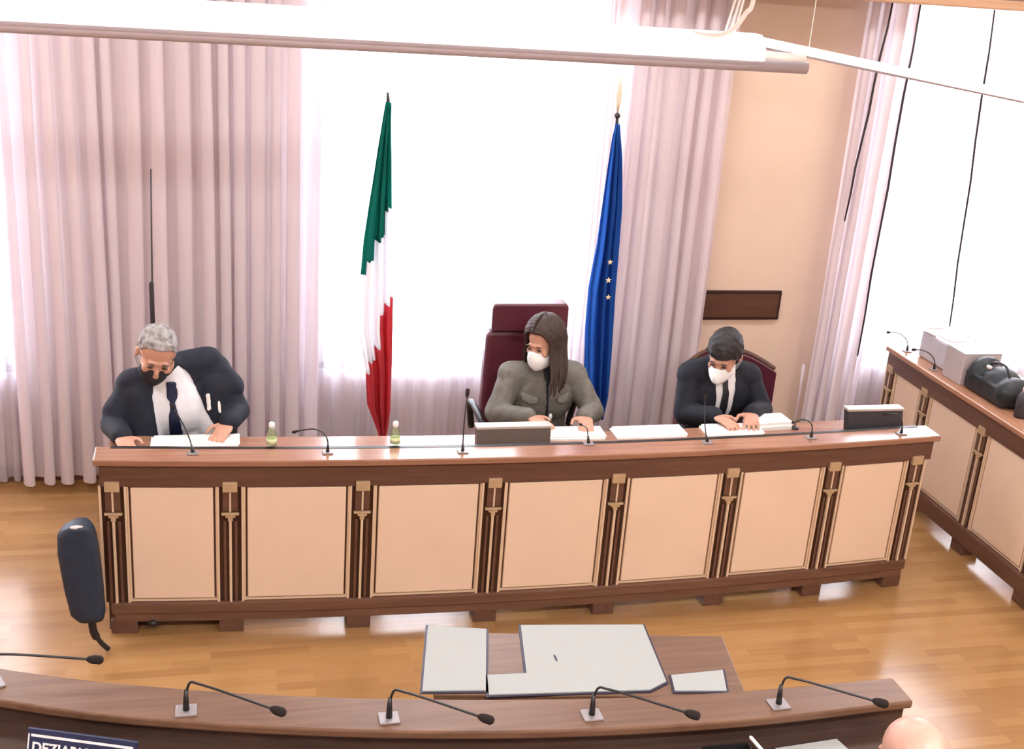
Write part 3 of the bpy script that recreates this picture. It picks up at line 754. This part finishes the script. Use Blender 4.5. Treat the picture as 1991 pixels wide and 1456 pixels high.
def spear(e, z):
    bm = bmesh.new(); lathe(bm, [(.006, 0), (.016, .01), (.016, .02), (.006, .03)], (-.012, 0, z - .02), 14); link('finial_ball', bm, MT['pole'], e, smooth=True)
    bm = bmesh.new(); lathe(bm, [(.004, .02), (.012, .07), (.014, .10), (.008, .15), (.002, .20)], (-.012, 0, z - .01), 14)
    for v in bm.verts: v.co.y *= .35
    link('finial', bm, MT['poleg'], e, smooth=True)
# tricolour: x offsets of the cloth's left and right edges by height (relative to the pole)
def IT(z): return 0
itL = [(2.06, -.022), (1.84, -.053), (1.569, -.085), (1.392, -.105), (1.161, -.118), (.949, -.12), (.80, -.09), (.732, -.075), (.537, -.061), (.394, -.005), (.34, .01)]
itR = [(2.06, -.002), (1.571, .013), (1.135, .039), (.786, .047), (.535, .049), (.393, .037), (.34, .02)]
STEP = [(.15, 1.24, .73), (.4, 1.30, .80), (.6, 1.41, .88), (.8, 1.44, 1.05), (.9, 1.56, 1.08), (1.1, 1.575, 1.135)]
def itz(s, z):
    # the folds step the colour limits
    for sm, g_, r_ in STEP:
        if s <= sm: return 'green' if z > g_ else 'white' if z > r_ else 'red'
flag(1.24, 1.14, .34, 2.06, itL, itR, itz, 'italian_flag', 'green, white and red flag hanging from pole before bright window', (.035, .06), 2.10)
euL = [(2.0, -.022), (1.927, -.033), (1.749, -.043), (1.383, -.055), (1.166, -.074), (.945, -.070), (.602, -.045), (.45, -.03)]
euR = [(2.0, -.012), (1.852, .012), (1.595, .034), (1.33, .040), (1.167, .044), (.831, .062), (.571, .072), (.45, .06)]
flag(2.37, 1.14, .45, 2.0, euL, euR, lambda s, z: 'blue', 'blue_flag', 'furled blue flag with pale stars on pole behind the woman', (.03, .06), 2.04,
     stars=[(.0, -.088, 1.319, .015), (.0, -.09, 1.225, .017), (.009, -.088, 1.135, .015)], finial=spear)
e = empty('slim_dark_pole', (.148, 1.14, 0))
bm = bmesh.new(); lathe(bm, [(.10, 0), (.10, .02), (.02, .05)], n=20); link('base', bm, MT['pole'], e, smooth=True)
bm = bmesh.new(); tube(bm, [(0, 0, .04), (-.004, 0, 1.17), (.0, .0, 1.18), (.010, .0, 1.71)], [.012, .011, .004, .003], 10); link('pole', bm, MT['pole'], e, smooth=True)
tag(e, 'slim dark pole before curtain behind seated grey haired man', 'pole')

# ------------------------------------------------------------------ chairs
def executive_chair(loc, label):
    e = empty('executive_chair', loc)
    def padp(pts, y0, y1, name, bev=.02):
        bm = bmesh.new(); a = [bm.verts.new((x, y0, z)) for x, z in pts]; b = [bm.verts.new((x, y1, z)) for x, z in pts]; n = len(pts)
        for k in range(n): bm.faces.new((a[k], a[(k + 1) % n], b[(k + 1) % n], b[k]))
        bm.faces.new(a[::-1]); bm.faces.new(b); return link(name, bm, MT['maroon'], e, bevel=bev)
    padp([(-.205, .50), (.205, .50), (.212, .62), (.208, .995), (.193, 1.028), (-.193, 1.028), (-.208, .995), (-.212, .62)], -.03, .05, 'backrest')
    padp([(-.19, 1.03), (.19, 1.03), (.19, 1.155), (.178, 1.17), (-.178, 1.17), (-.19, 1.155)], -.045, .05, 'headrest')
    for s in (-1, 1):
        bm = bmesh.new(); tube(bm, curve([(s * .25, 0, .52), (s * .27, -.03, .66), (s * .27, -.15, .68), (s * .26, -.30, .64), (s * .25, -.32, .50)], 6), .016, 10); link('armrest', bm, MT['black'], e, smooth=True)
    bm = bmesh.new(); box(bm, -.23, .23, -.47, .02, .40, .48); link('seat', bm, MT['maroon'], e, bevel=.03)
    bm = bmesh.new(); tube(bm, [(0, -.22, .07), (0, -.22, .40)], .025, 14); link('column', bm, MT['black'], e, smooth=True)
    bm = bmesh.new()
    for k in range(5):
        a = 2 * PI * k / 5 + .3; tube(bm, [(0, -.22, .09), (.26 * math.cos(a), -.22 + .26 * math.sin(a), .06)], [.022, .014], 8)
    for k in range(5):
        a = 2 * PI * k / 5 + .3; ell(bm, (.26 * math.cos(a), -.22 + .26 * math.sin(a), .028), (.028, .02, .028), n=10)
    link('star_base', bm, MT['black'], e, smooth=True)
    return tag(e, label, 'chair')
executive_chair((1.915, .86, 0), 'tall maroon leather chair with headrest behind the woman')
def low_chair(loc, label, rz=0, group='low maroon chairs behind the committee desk', top=.80):
    e = empty('armchair', loc, rz); N = 20; K = 8; pr = []
    Yc = lambda x: .07 - .10 * (abs(x) / .26) ** 2
    for k in range(N + 1):
        x = -.26 + .52 * k / N; pr.append((x, top + .085 * (1 - (x / .26) ** 2)))
    bm = bmesh.new(); G = {}
    for k, (x, zt) in enumerate(pr):
        for j in range(K + 1):
            z = .46 + (zt - .46) * j / K
            for d in (0, 1): G[k, j, d] = bm.verts.new((x, Yc(x) + (.03 if d else -.03), z))
    for k in range(N):
        for j in range(K):
            for d in (0, 1): bm.faces.new((G[k, j, d], G[k + 1, j, d], G[k + 1, j + 1, d], G[k, j + 1, d]))
        for j in (0, K): bm.faces.new((G[k, j, 0], G[k + 1, j, 0], G[k + 1, j, 1], G[k, j, 1]))
    for j in range(K):
        for k in (0, N): bm.faces.new((G[k, j, 0], G[k, j + 1, 0], G[k, j + 1, 1], G[k, j, 1]))
    link('backrest', bm, MT['maroon'], e, bevel=.008)
    bm = bmesh.new(); tube(bm, curve([(x, Yc(x), z + .008) for x, z in pr], 2), .013, 10); link('top_rail', bm, MT['plaque'], e, smooth=True)
    bm = bmesh.new(); box(bm, -.25, .25, -.46, .0, .38, .46); link('seat', bm, MT['maroon'], e, bevel=.025)
    for sx in (-.22, .22):
        for sy in (-.42, .0):
            bx('leg', MT['dark'], e, sx - .018, sx + .018, sy - .018, sy + .018, 0, .39)
    return tag(e, label, 'chair', group)
low_chair((3.0, .88, 0), 'low maroon chair with curved top behind man with black tie')
low_chair((.27, .90, 0), 'low maroon chair hidden behind man in pale blue shirt', top=.60)

# navy padded chair at the left end of the desk
e = empty('padded_chair_back', (-.058, -.13, 0))
bm = bmesh.new()
rows = [(.165, .050, -.0), (.19, .066, -.01), (.30, .074, -.022), (.45, .078, -.036), (.52, .072, -.04), (.55, .055, -.034), (.565, .03, -.025)]
prev = None; n = 20
for (z, hw, cx) in rows:
    r = []
    for k in range(n):
        a = 2 * PI * k / n; cs, sn = math.cos(a), math.sin(a)
        x = hw * (abs(cs) ** .6) * (1 if cs > 0 else -1); y = .045 * (abs(sn) ** .6) * (1 if sn > 0 else -1)
        r.append(bm.verts.new((cx + x + .0, y + (z - .35) * .10, z)))
    if prev:
        for k in range(n): bm.faces.new((prev[k], prev[(k + 1) % n], r[(k + 1) % n], r[k]))
    else: bm.faces.new(r[::-1])
    prev = r
bm.faces.new(prev); link('padded_back', bm, MT['navypad'], e, smooth=True)
bm = bmesh.new(); ell(bm, (-.035, -.012, .562), (.026, .012, .008)); link('top_highlight', bm, MT['silver'], e, smooth=True)  # pale ellipsoid in place of a highlight on the padded top
bm = bmesh.new(); tube(bm, curve([(.0, -.01, .19), (.005, -.015, .10), (.03, -.02, .05), (.06, -.02, .012)], 6), [.016] * 10 + [.010] * 9, 10); link('bent_bar', bm, MT['black'], e, smooth=True)
tag(e, 'navy padded chair back on bent black bar, left of committee desk', 'chair')

# ------------------------------------------------------------------ people
def rotm(yaw, pitch, roll):
    return Matrix.Rotation(yaw, 3, 'Z') @ Matrix.Rotation(pitch, 3, 'X') @ Matrix.Rotation(roll, 3, 'Y')
def hand(bm, wrist, d, up_, side, size=1.0):
    wrist = Vector(wrist); d = Vector(d).normalized(); n = Vector(up_); n = (n - d * n.dot(d)).normalized(); s = d.cross(n) * side
    R = Matrix((s, d, n)).transposed()
    ell(bm, wrist + d * .045 * size, (.040 * size, .052 * size, .016 * size), R, 14)
    for k, L in enumerate((.068, .078, .072, .056)):
        u = (-.028 + .0187 * k) * size; sp = (-.10 + .07 * k)
        b0 = wrist + d * .082 * size + s * u; dd = (d + s * sp).normalized()
        p1 = b0 + dd * L * .5 * size - n * .004; p2 = p1 + (dd * .85 - n * .55).normalized() * L * .5 * size
        capsule(bm, b0 - dd * .015, p1, .0088 * size, .0080 * size, 8); capsule(bm, p1, p2, .0080 * size, .0066 * size, 8)
    t0 = wrist + d * .02 * size - s * .032 * size; t1 = t0 + (d * .6 - s * .75).normalized() * .036 * size; t2 = t1 + (d * .95 - s * .2 - n * .2).normalized() * .03 * size
    capsule(bm, t0, t1, .011 * size, .0095 * size, 8); capsule(bm, t1, t2, .0095 * size, .0078 * size, 8)

def person(label, H, rot, neck, shL, shR, elL, elR, haL, haR, chest, pelvis, knees, feet, skin, jm, trs, size=1.0, hump=None, hd=((.3, -1, 0), (-.3, -1, 0)), female=False, voxel=.0055, bald=False):
    H = Vector(H); R = rotm(*rot)
    V = lambda p: Vector(p)
    def hl(p): return H + R @ (Vector(p) * size)
    def head(bm):
        ell(bm, hl((0, .012, .030)), (.074 * size, .094 * size, .086 * size), R, 24)
        ell(bm, hl((0, -.028, -.025)), (.060 * size, .066 * size, .082 * size), R, 20)
        ell(bm, hl((0, -.042, -.078)), (.042 * size, .045 * size, .034 * size), R, 16)
        ell(bm, hl((0, -.096, -.030)), (.011 * size, .020 * size, .022 * size), R, 10)
        ell(bm, hl((0, -.100, -.042)), (.015 * size, .014 * size, .010 * size), R, 10)
        ell(bm, hl((0, -.080, .014)), (.046 * size, .014 * size, .010 * size), R, 12)
        ell(bm, hl((0, -.088, -.072)), (.022 * size, .010 * size, .008 * size), R, 10)
        for s in (-1, 1):
            ell(bm, hl((s * .042, -.066, -.028)), (.018 * size, .02 * size, .02 * size), R, 10)
            ell(bm, hl((s * .076, .012, -.014)), (.008 * size, .017 * size, .028 * size), R @ Matrix.Rotation(s * -.3, 3, 'Z'), 10)
        capsule(bm, hl((0, .02, -.05)), V(neck), .052 * size, .056 * size)
    bm = bmesh.new(); head(bm)
    r1 = .145 if not female else .125
    tr = lambda bm, g: (ell(bm, V(chest), (r1 + .02 + g, .105 + g, .15 + g)), ell(bm, V(chest).lerp(V(pelvis), .5), (r1 - .005 + g, .10 + g, .17 + g)), ell(bm, V(pelvis), (.155 + g, .115 + g, .11 + g)),
                        capsule(bm, V(shL), V(shR), .058 + g, .058 + g), capsule(bm, V(neck), V(chest), .065 + g, .10 + g))
    ar = lambda bm, g, e=1.0: (capsule(bm, shL, elL, .050 + g, .040 + g), capsule(bm, elL, V(elL).lerp(V(haL), e), .040 + g, .029 + g), capsule(bm, shR, elR, .050 + g, .040 + g), capsule(bm, elR, V(elR).lerp(V(haR), e), .040 + g, .029 + g))
    tr(bm, -.012); ar(bm, -.008)
    lg = lambda bm, g: [(capsule(bm, V(pelvis) + Vector((s * .08, 0, -.02)), knees[i], .082 + g, .056 + g), capsule(bm, knees[i], feet[i], .056 + g, .038 + g)) for i, s in enumerate((-1, 1))]
    lg(bm, -.008)
    for i in (0, 1): ell(bm, V(feet[i]) + Vector((0, -.05, -.03)), (.035, .10, .028))
    hand(bm, haL, hd[0], (0, 0, 1), 1, size); hand(bm, haR, hd[1], (0, 0, 1), -1, size)
    body = from_mesh('person', fused(bm, voxel, 3), skin)
    tag(body, label, 'person')
    # garments
    bm = bmesh.new(); tr(bm, .010); ar(bm, .010, .93)
    if hump:
        for h_ in hump: capsule(bm, *h_)
    cloth = fused(bm, .006, 14)
    bm = bmesh.new(); lg(bm, .012); ell(bm, V(pelvis), (.165, .125, .11)); from_mesh('trousers', fused(bm, .009, 3), trs, body)
    for i in (0, 1):
        bm = bmesh.new(); f = V(feet[i]); ell(bm, f + Vector((0, -.06, -.030)), (.045, .125, .035)); capsule(bm, f + Vector((0, 0, .02)), f + Vector((0, .01, -.03)), .045, .04); from_mesh('shoe', fused(bm, .007, 3), MT['black'], body)
    bm = bmesh.new(); head(bm); hm = fused(bm, .0042, 3)
    inv = R.inverted()
    def loc(p): return (inv @ (p - H)) / size
    if not bald:
        for s in (-1, 1):
            bm = bmesh.new(); ell(bm, hl((s * .030, -.0905, -.002)), (.013 * size, .006 * size, .0045 * size), R, 10); link('eye', bm, MT['eye'], body, smooth=True)
            bm = bmesh.new(); ell(bm, hl((s * .029, -.092, .017)), (.016 * size, .006 * size, (.0045 if not female else .003) * size), R, 10); link('eyebrow', bm, MT['brow'], body, smooth=True)
    return body, cloth, hm, hl, loc, R
def nz(p, s, a): return a * noise.noise(Vector(p) * s)

# --- man in pale blue shirt
body, cloth, hm, hl, loc, R = person('grey haired man in dark suit, pale blue shirt and black mask, looking down',
    (.195, .40, 1.085), (.08, .44, .20), (.235, .53, .955), (.085, .55, .885), (.425, .57, .945), (.005, .47, .735), (.525, .52, .77), (.055, .30, .748), (.485, .385, .765),
    (.265, .56, .80), (.34, .66, .53), ((.24, .30, .50), (.44, .30, .50)), ((.17, .13, .08), (.44, .15, .08)), MT['skin'], MT['suit'], MT['trouser'],
    hump=[((.30, .57, .955), (.40, .565, .985), .07, .062), ((.40, .565, .975), (.49, .55, .87), .06, .062), ((.10, .55, .88), (.02, .50, .78), .062, .058), ((.12, .53, .84), (.12, .50, .66), .085, .09), ((.43, .55, .88), (.44, .52, .68), .085, .08)], hd=((.25, -1, -.05), (-.35, -.6, -.25)))
V_ = [(.225, .95), (.275, 1.0), (.325, .95), (.39, .80), (.455, .68), (.46, .50), (.19, .50), (.185, .70), (.165, .86), (.18, .93)]
tie_ = [(.228, .93), (.268, .93), (.272, .86), (.262, .84), (.285, .74), (.295, .60), (.235, .60), (.235, .74), (.245, .84), (.23, .86)]
fr = lambda n: n.y < .35
piece(cloth, lambda c, n: not (fr(n) and inpoly(c.x, c.z, V_)), .006, 'jacket', MT['suit'], body, .008)
piece(cloth, lambda c, n: fr(n) and inpoly(c.x, c.z, [(x + (.01 if x > .25 else -.01), z) for x, z in V_]), .0, 'shirt', MT['shirtb'], body, .004)
piece(cloth, lambda c, n: fr(n) and inpoly(c.x, c.z, tie_), .007, 'tie', MT['tie'], body, .006)
for pp in ([(.395, .875), (.412, .875), (.415, .80), (.40, .79)], [(.437, .845), (.448, .84), (.458, .785), (.445, .78)]):
    piece(cloth, lambda c, n: n.y < .1 and inpoly(c.x, c.z, pp), .009, 'pocket_paper', MT['paper'], body, .003)
def hairp(front, side, back):
    def f(c, n):
        q = loc(c)
        if q.y < -.055: lim = front
        elif q.y < .02: lim = side + (front - side) * max(0, (-q.y - .02) / .035) if q.y < -.02 else side
        else: lim = back
        return q.z > lim and not (abs(q.x) > .078 and q.z < .02)
    return f
piece(hm, hairp(.074, .030, -.05), .007, 'hair', MT['hairg'], body, .01, lambda p: nz(p, 60, .006))
def maskp(c, n):
    q = loc(c); return q.y < -.012 and q.z < -.028 - .25 * max(0, -.06 - q.y) * 0 + (.018 if abs(q.x) < .02 else 0) and q.z > -.118 and (q.y < -.03 or q.z > -.09)
def mask(body, hl, R, m, beak=0.0, rise=0.0):
    bm = bmesh.new(); nu, nv = 18, 12; G = {}
    for i in range(nu + 1):
        for j in range(nv + 1):
            a = (i / nu - .5) * 2; b = (j / nv - .5) * 2          # across, up
            w_ = .064 - .016 * max(0, -b) ** 1.5 - .012 * max(0, b) ** 2
            x = w_ * math.sin(a * 1.25) / math.sin(1.25); z = -.062 + b * (.050 if b < 0 else .046) * (1 - .22 * a * a) + (rise * .9 * math.exp(-a * a * 8) if b > 0 else 0)
            y = -(.108 + rise) + (.068 + rise) * abs(a) ** 1.9 + .020 * max(0, -b) ** 2 + .012 * max(0, b) ** 2 - beak * math.exp(-(a * a * 5 + (b + .15) ** 2 * 3))
            G[i, j] = bm.verts.new(hl((x, y, z)))
    for i in range(nu):
        for j in range(nv): bm.faces.new((G[i, j], G[i + 1, j], G[i + 1, j + 1], G[i, j + 1]))
    o = link('face_mask', bm, m, body, smooth=True); s_ = o.modifiers.new('s', 'SOLIDIFY'); s_.thickness = .003; s_.offset = -1
def straps(body, m):
    for s in (-1, 1):
        bm = bmesh.new(); tube(bm, curve([hl((s * .060, -.035, -.045)), hl((s * .071, -.008, -.035)), hl((s * .081, .012, -.012))], 5), .001, 6)
        tube(bm, curve([hl((s * .052, -.03, -.085)), hl((s * .068, -.008, -.06)), hl((s * .081, .010, -.035))], 5), .001, 6); link('mask_strap', bm, m, body, smooth=True)
mask(body, hl, R, MT['maskk']); straps(body, MT['maskk'])

# --- woman
body, cloth, hm, hl, loc, R = person('woman with long brown hair and white mask in olive grey jacket',
    (1.928, .585, 1.06), (-.86, .22, -.05), (1.955, .64, .93), (1.80, .64, .87), (2.095, .64, .87), (1.715, .56, .715), (2.19, .56, .715), (1.84, .42, .75), (2.10, .41, .75),
    (1.95, .645, .78), (1.96, .70, .53), ((1.88, .34, .50), (2.06, .34, .50)), ((1.87, .22, .08), (2.05, .22, .08)), MT['skin'], MT['olive'], MT['trouser'], size=.97,
    hd=((.6, -1, -.05), (-.2, -1, -.1)), female=True)
V_ = [(1.925, .96), (1.985, .96), (1.975, .88), (1.955, .86), (1.935, .88)]
piece(cloth, lambda c, n: not (fr(n) and inpoly(c.x, c.z, V_)), .005, 'jacket', MT['olive'], body, .008, lambda p: nz(p, 16, .006))
piece(cloth, lambda c, n: fr(n) and inpoly(c.x, c.z, V_), .0, 'blouse', MT['tieb'], body, .003)
for pp in ([(1.83, .815), (1.905, .80), (1.905, .772), (1.875, .762), (1.84, .778)], [(1.995, .80), (2.055, .815), (2.05, .775), (2.03, .762), (1.998, .775)]):
    piece(cloth, lambda c, n: n.y < .3 and inpoly(c.x, c.z, pp), .012, 'pocket_flap', MT['olivel'], body, .004)
piece(cloth, lambda c, n: fr(n) and inpoly(c.x, c.z, [(1.942, .87), (1.952, .87), (1.962, .55), (1.950, .55)]), .010, 'button_placket', MT['suitb'], body, .003)
bm = bmesh.new(); ell(bm, (1.962, .50, .715), (.009, .006, .016)); link('badge', bm, MT['maskw'], body, smooth=True)
piece(hm, hairp(.070, -.012, -.09), .010, 'hair', MT['hairb'], body, .012, lambda p: nz(p, 50, .005))
bm = bmesh.new(); random.seed(11)
def skull(al, be, g):   # al: angle from the parting down the side, be: position front to back
    y = .012 + .098 * math.sin(be); rr = math.cos(be)
    return Vector((.082 * rr * math.sin(al) + g * math.sin(al), y, .030 + .094 * rr * math.cos(al) + g * math.cos(al)))
for k in range(30):
    be = -1.12 + 2.35 * k / 29
    for sd_ in (-1, 1):
        pts = []
        for q in range(7):
            al = sd_ * (.06 + 1.62 * q / 6); b2 = be + (.42 * (q / 6) if be < 0 else .10 * (q / 6)); pts.append(hl(skull(al, min(b2, 1.35), .008 + random.uniform(0, .004))))
        e_ = pts[-1]
        if sd_ > 0: e2 = e_ + Vector((.004, -.010, -.07)); e3 = e2 + Vector((-.004 + random.uniform(-.006, .010), -.03, -.08)); e4 = e3 + Vector((-.008 + random.uniform(-.008, .008), -.016, -.07 + random.uniform(-.02, .02)))
        else: e2 = e_ + Vector((.004, .02, -.06)); e3 = e2 + Vector((.004, .01, -.05)); e4 = e3 + Vector((.004, .0, -.03))
        P_ = curve(pts + [e2, e3, e4], 3); n_ = len(P_)
        tube(bm, P_, [.0085 if t < n_ * .75 else .0085 - .006 * (t - n_ * .75) / (n_ * .25) for t in range(n_)], 6)
link('long_hair', bm, MT['hairb'], body, smooth=True)
mask(body, hl, R, MT['maskw'], .002, .014); straps(body, MT['maskw'])

# --- man with black tie
body, cloth, hm, hl, loc, R = person('dark haired man in black suit, white shirt and white mask, head bowed',
    (2.795, .485, 1.03), (-.72, .48, .04), (2.835, .60, .915), (2.695, .61, .875), (2.985, .61, .865), (2.655, .54, .70), (3.06, .54, .71), (2.75, .39, .748), (2.93, .39, .755),
    (2.84, .615, .78), (2.86, .70, .53), ((2.78, .34, .50), (2.96, .34, .50)), ((2.75, .24, .08), (2.97, .24, .08)), MT['skin'], MT['suitb'], MT['trouser'],
    hump=[((2.80, .62, .905), (2.70, .61, .88), .06, .065), ((2.86, .62, .905), (2.99, .61, .86), .06, .07)], hd=((.4, -1, -.05), (-.4, -1, -.05)))
V_ = [(2.79, .93), (2.895, .93), (2.872, .80), (2.858, .55), (2.785, .55), (2.79, .75)]
V_ = [(2.78, .945), (2.90, .945), (2.885, .80), (2.868, .52), (2.790, .52), (2.795, .75)]
tie_ = [(2.822, .885), (2.846, .885), (2.852, .80), (2.855, .52), (2.805, .52), (2.820, .78)]
piece(cloth, lambda c, n: not (fr(n) and inpoly(c.x, c.z, V_)), .006, 'jacket', MT['suitb'], body, .008)
piece(cloth, lambda c, n: fr(n) and inpoly(c.x, c.z, [(x + (.01 if x > 2.84 else -.01), z) for x, z in V_]), .0, 'shirt', MT['shirtw'], body, .004)
piece(cloth, lambda c, n: fr(n) and inpoly(c.x, c.z, tie_), .007, 'tie', MT['tieb'], body, .006)
piece(hm, hairp(.035, -.005, -.07), .009, 'hair', MT['hairk'], body, .011, lambda p: nz(p, 50, .005))
mask(body, hl, R, MT['maskw'], .018, .014); straps(body, MT['maskw'])

# --- bald person at the lower right, on the near side of the bench
body, cloth, hm, hl, loc, R = person('bald person in dark clothes seen from behind at lower right corner',
    (2.085, -2.42, 1.0), (PI + .1, .28, .0), (2.06, -2.50, .85), (2.23, -2.50, .78), (1.89, -2.50, .78), (2.30, -2.40, .62), (1.83, -2.40, .62), (2.20, -2.22, .75), (1.92, -2.22, .75),
    (2.06, -2.52, .70), (2.06, -2.56, .53), ((1.96, -2.22, .50), (2.16, -2.22, .50)), ((1.96, -2.19, .08), (2.16, -2.19, .08)), MT['skinp'], MT['suit'], MT['trouser'],
    hd=((-.1, 1, 0), (.1, 1, 0)), bald=True)
piece(cloth, lambda c, n: True, .006, 'jacket', MT['suit'], body, .008)
def fringe(c, n):
    q = loc(c); return -.06 < q.z < .012 and q.y > -.01 and not (abs(q.x) > .078)
piece(hm, fringe, .004, 'hair_fringe', MT['hairg'], body, .005, lambda p: nz(p, 70, .003))
low_chair((2.06, -2.80, 0), 'low maroon chair under bald person at lower right', PI, None, .62)
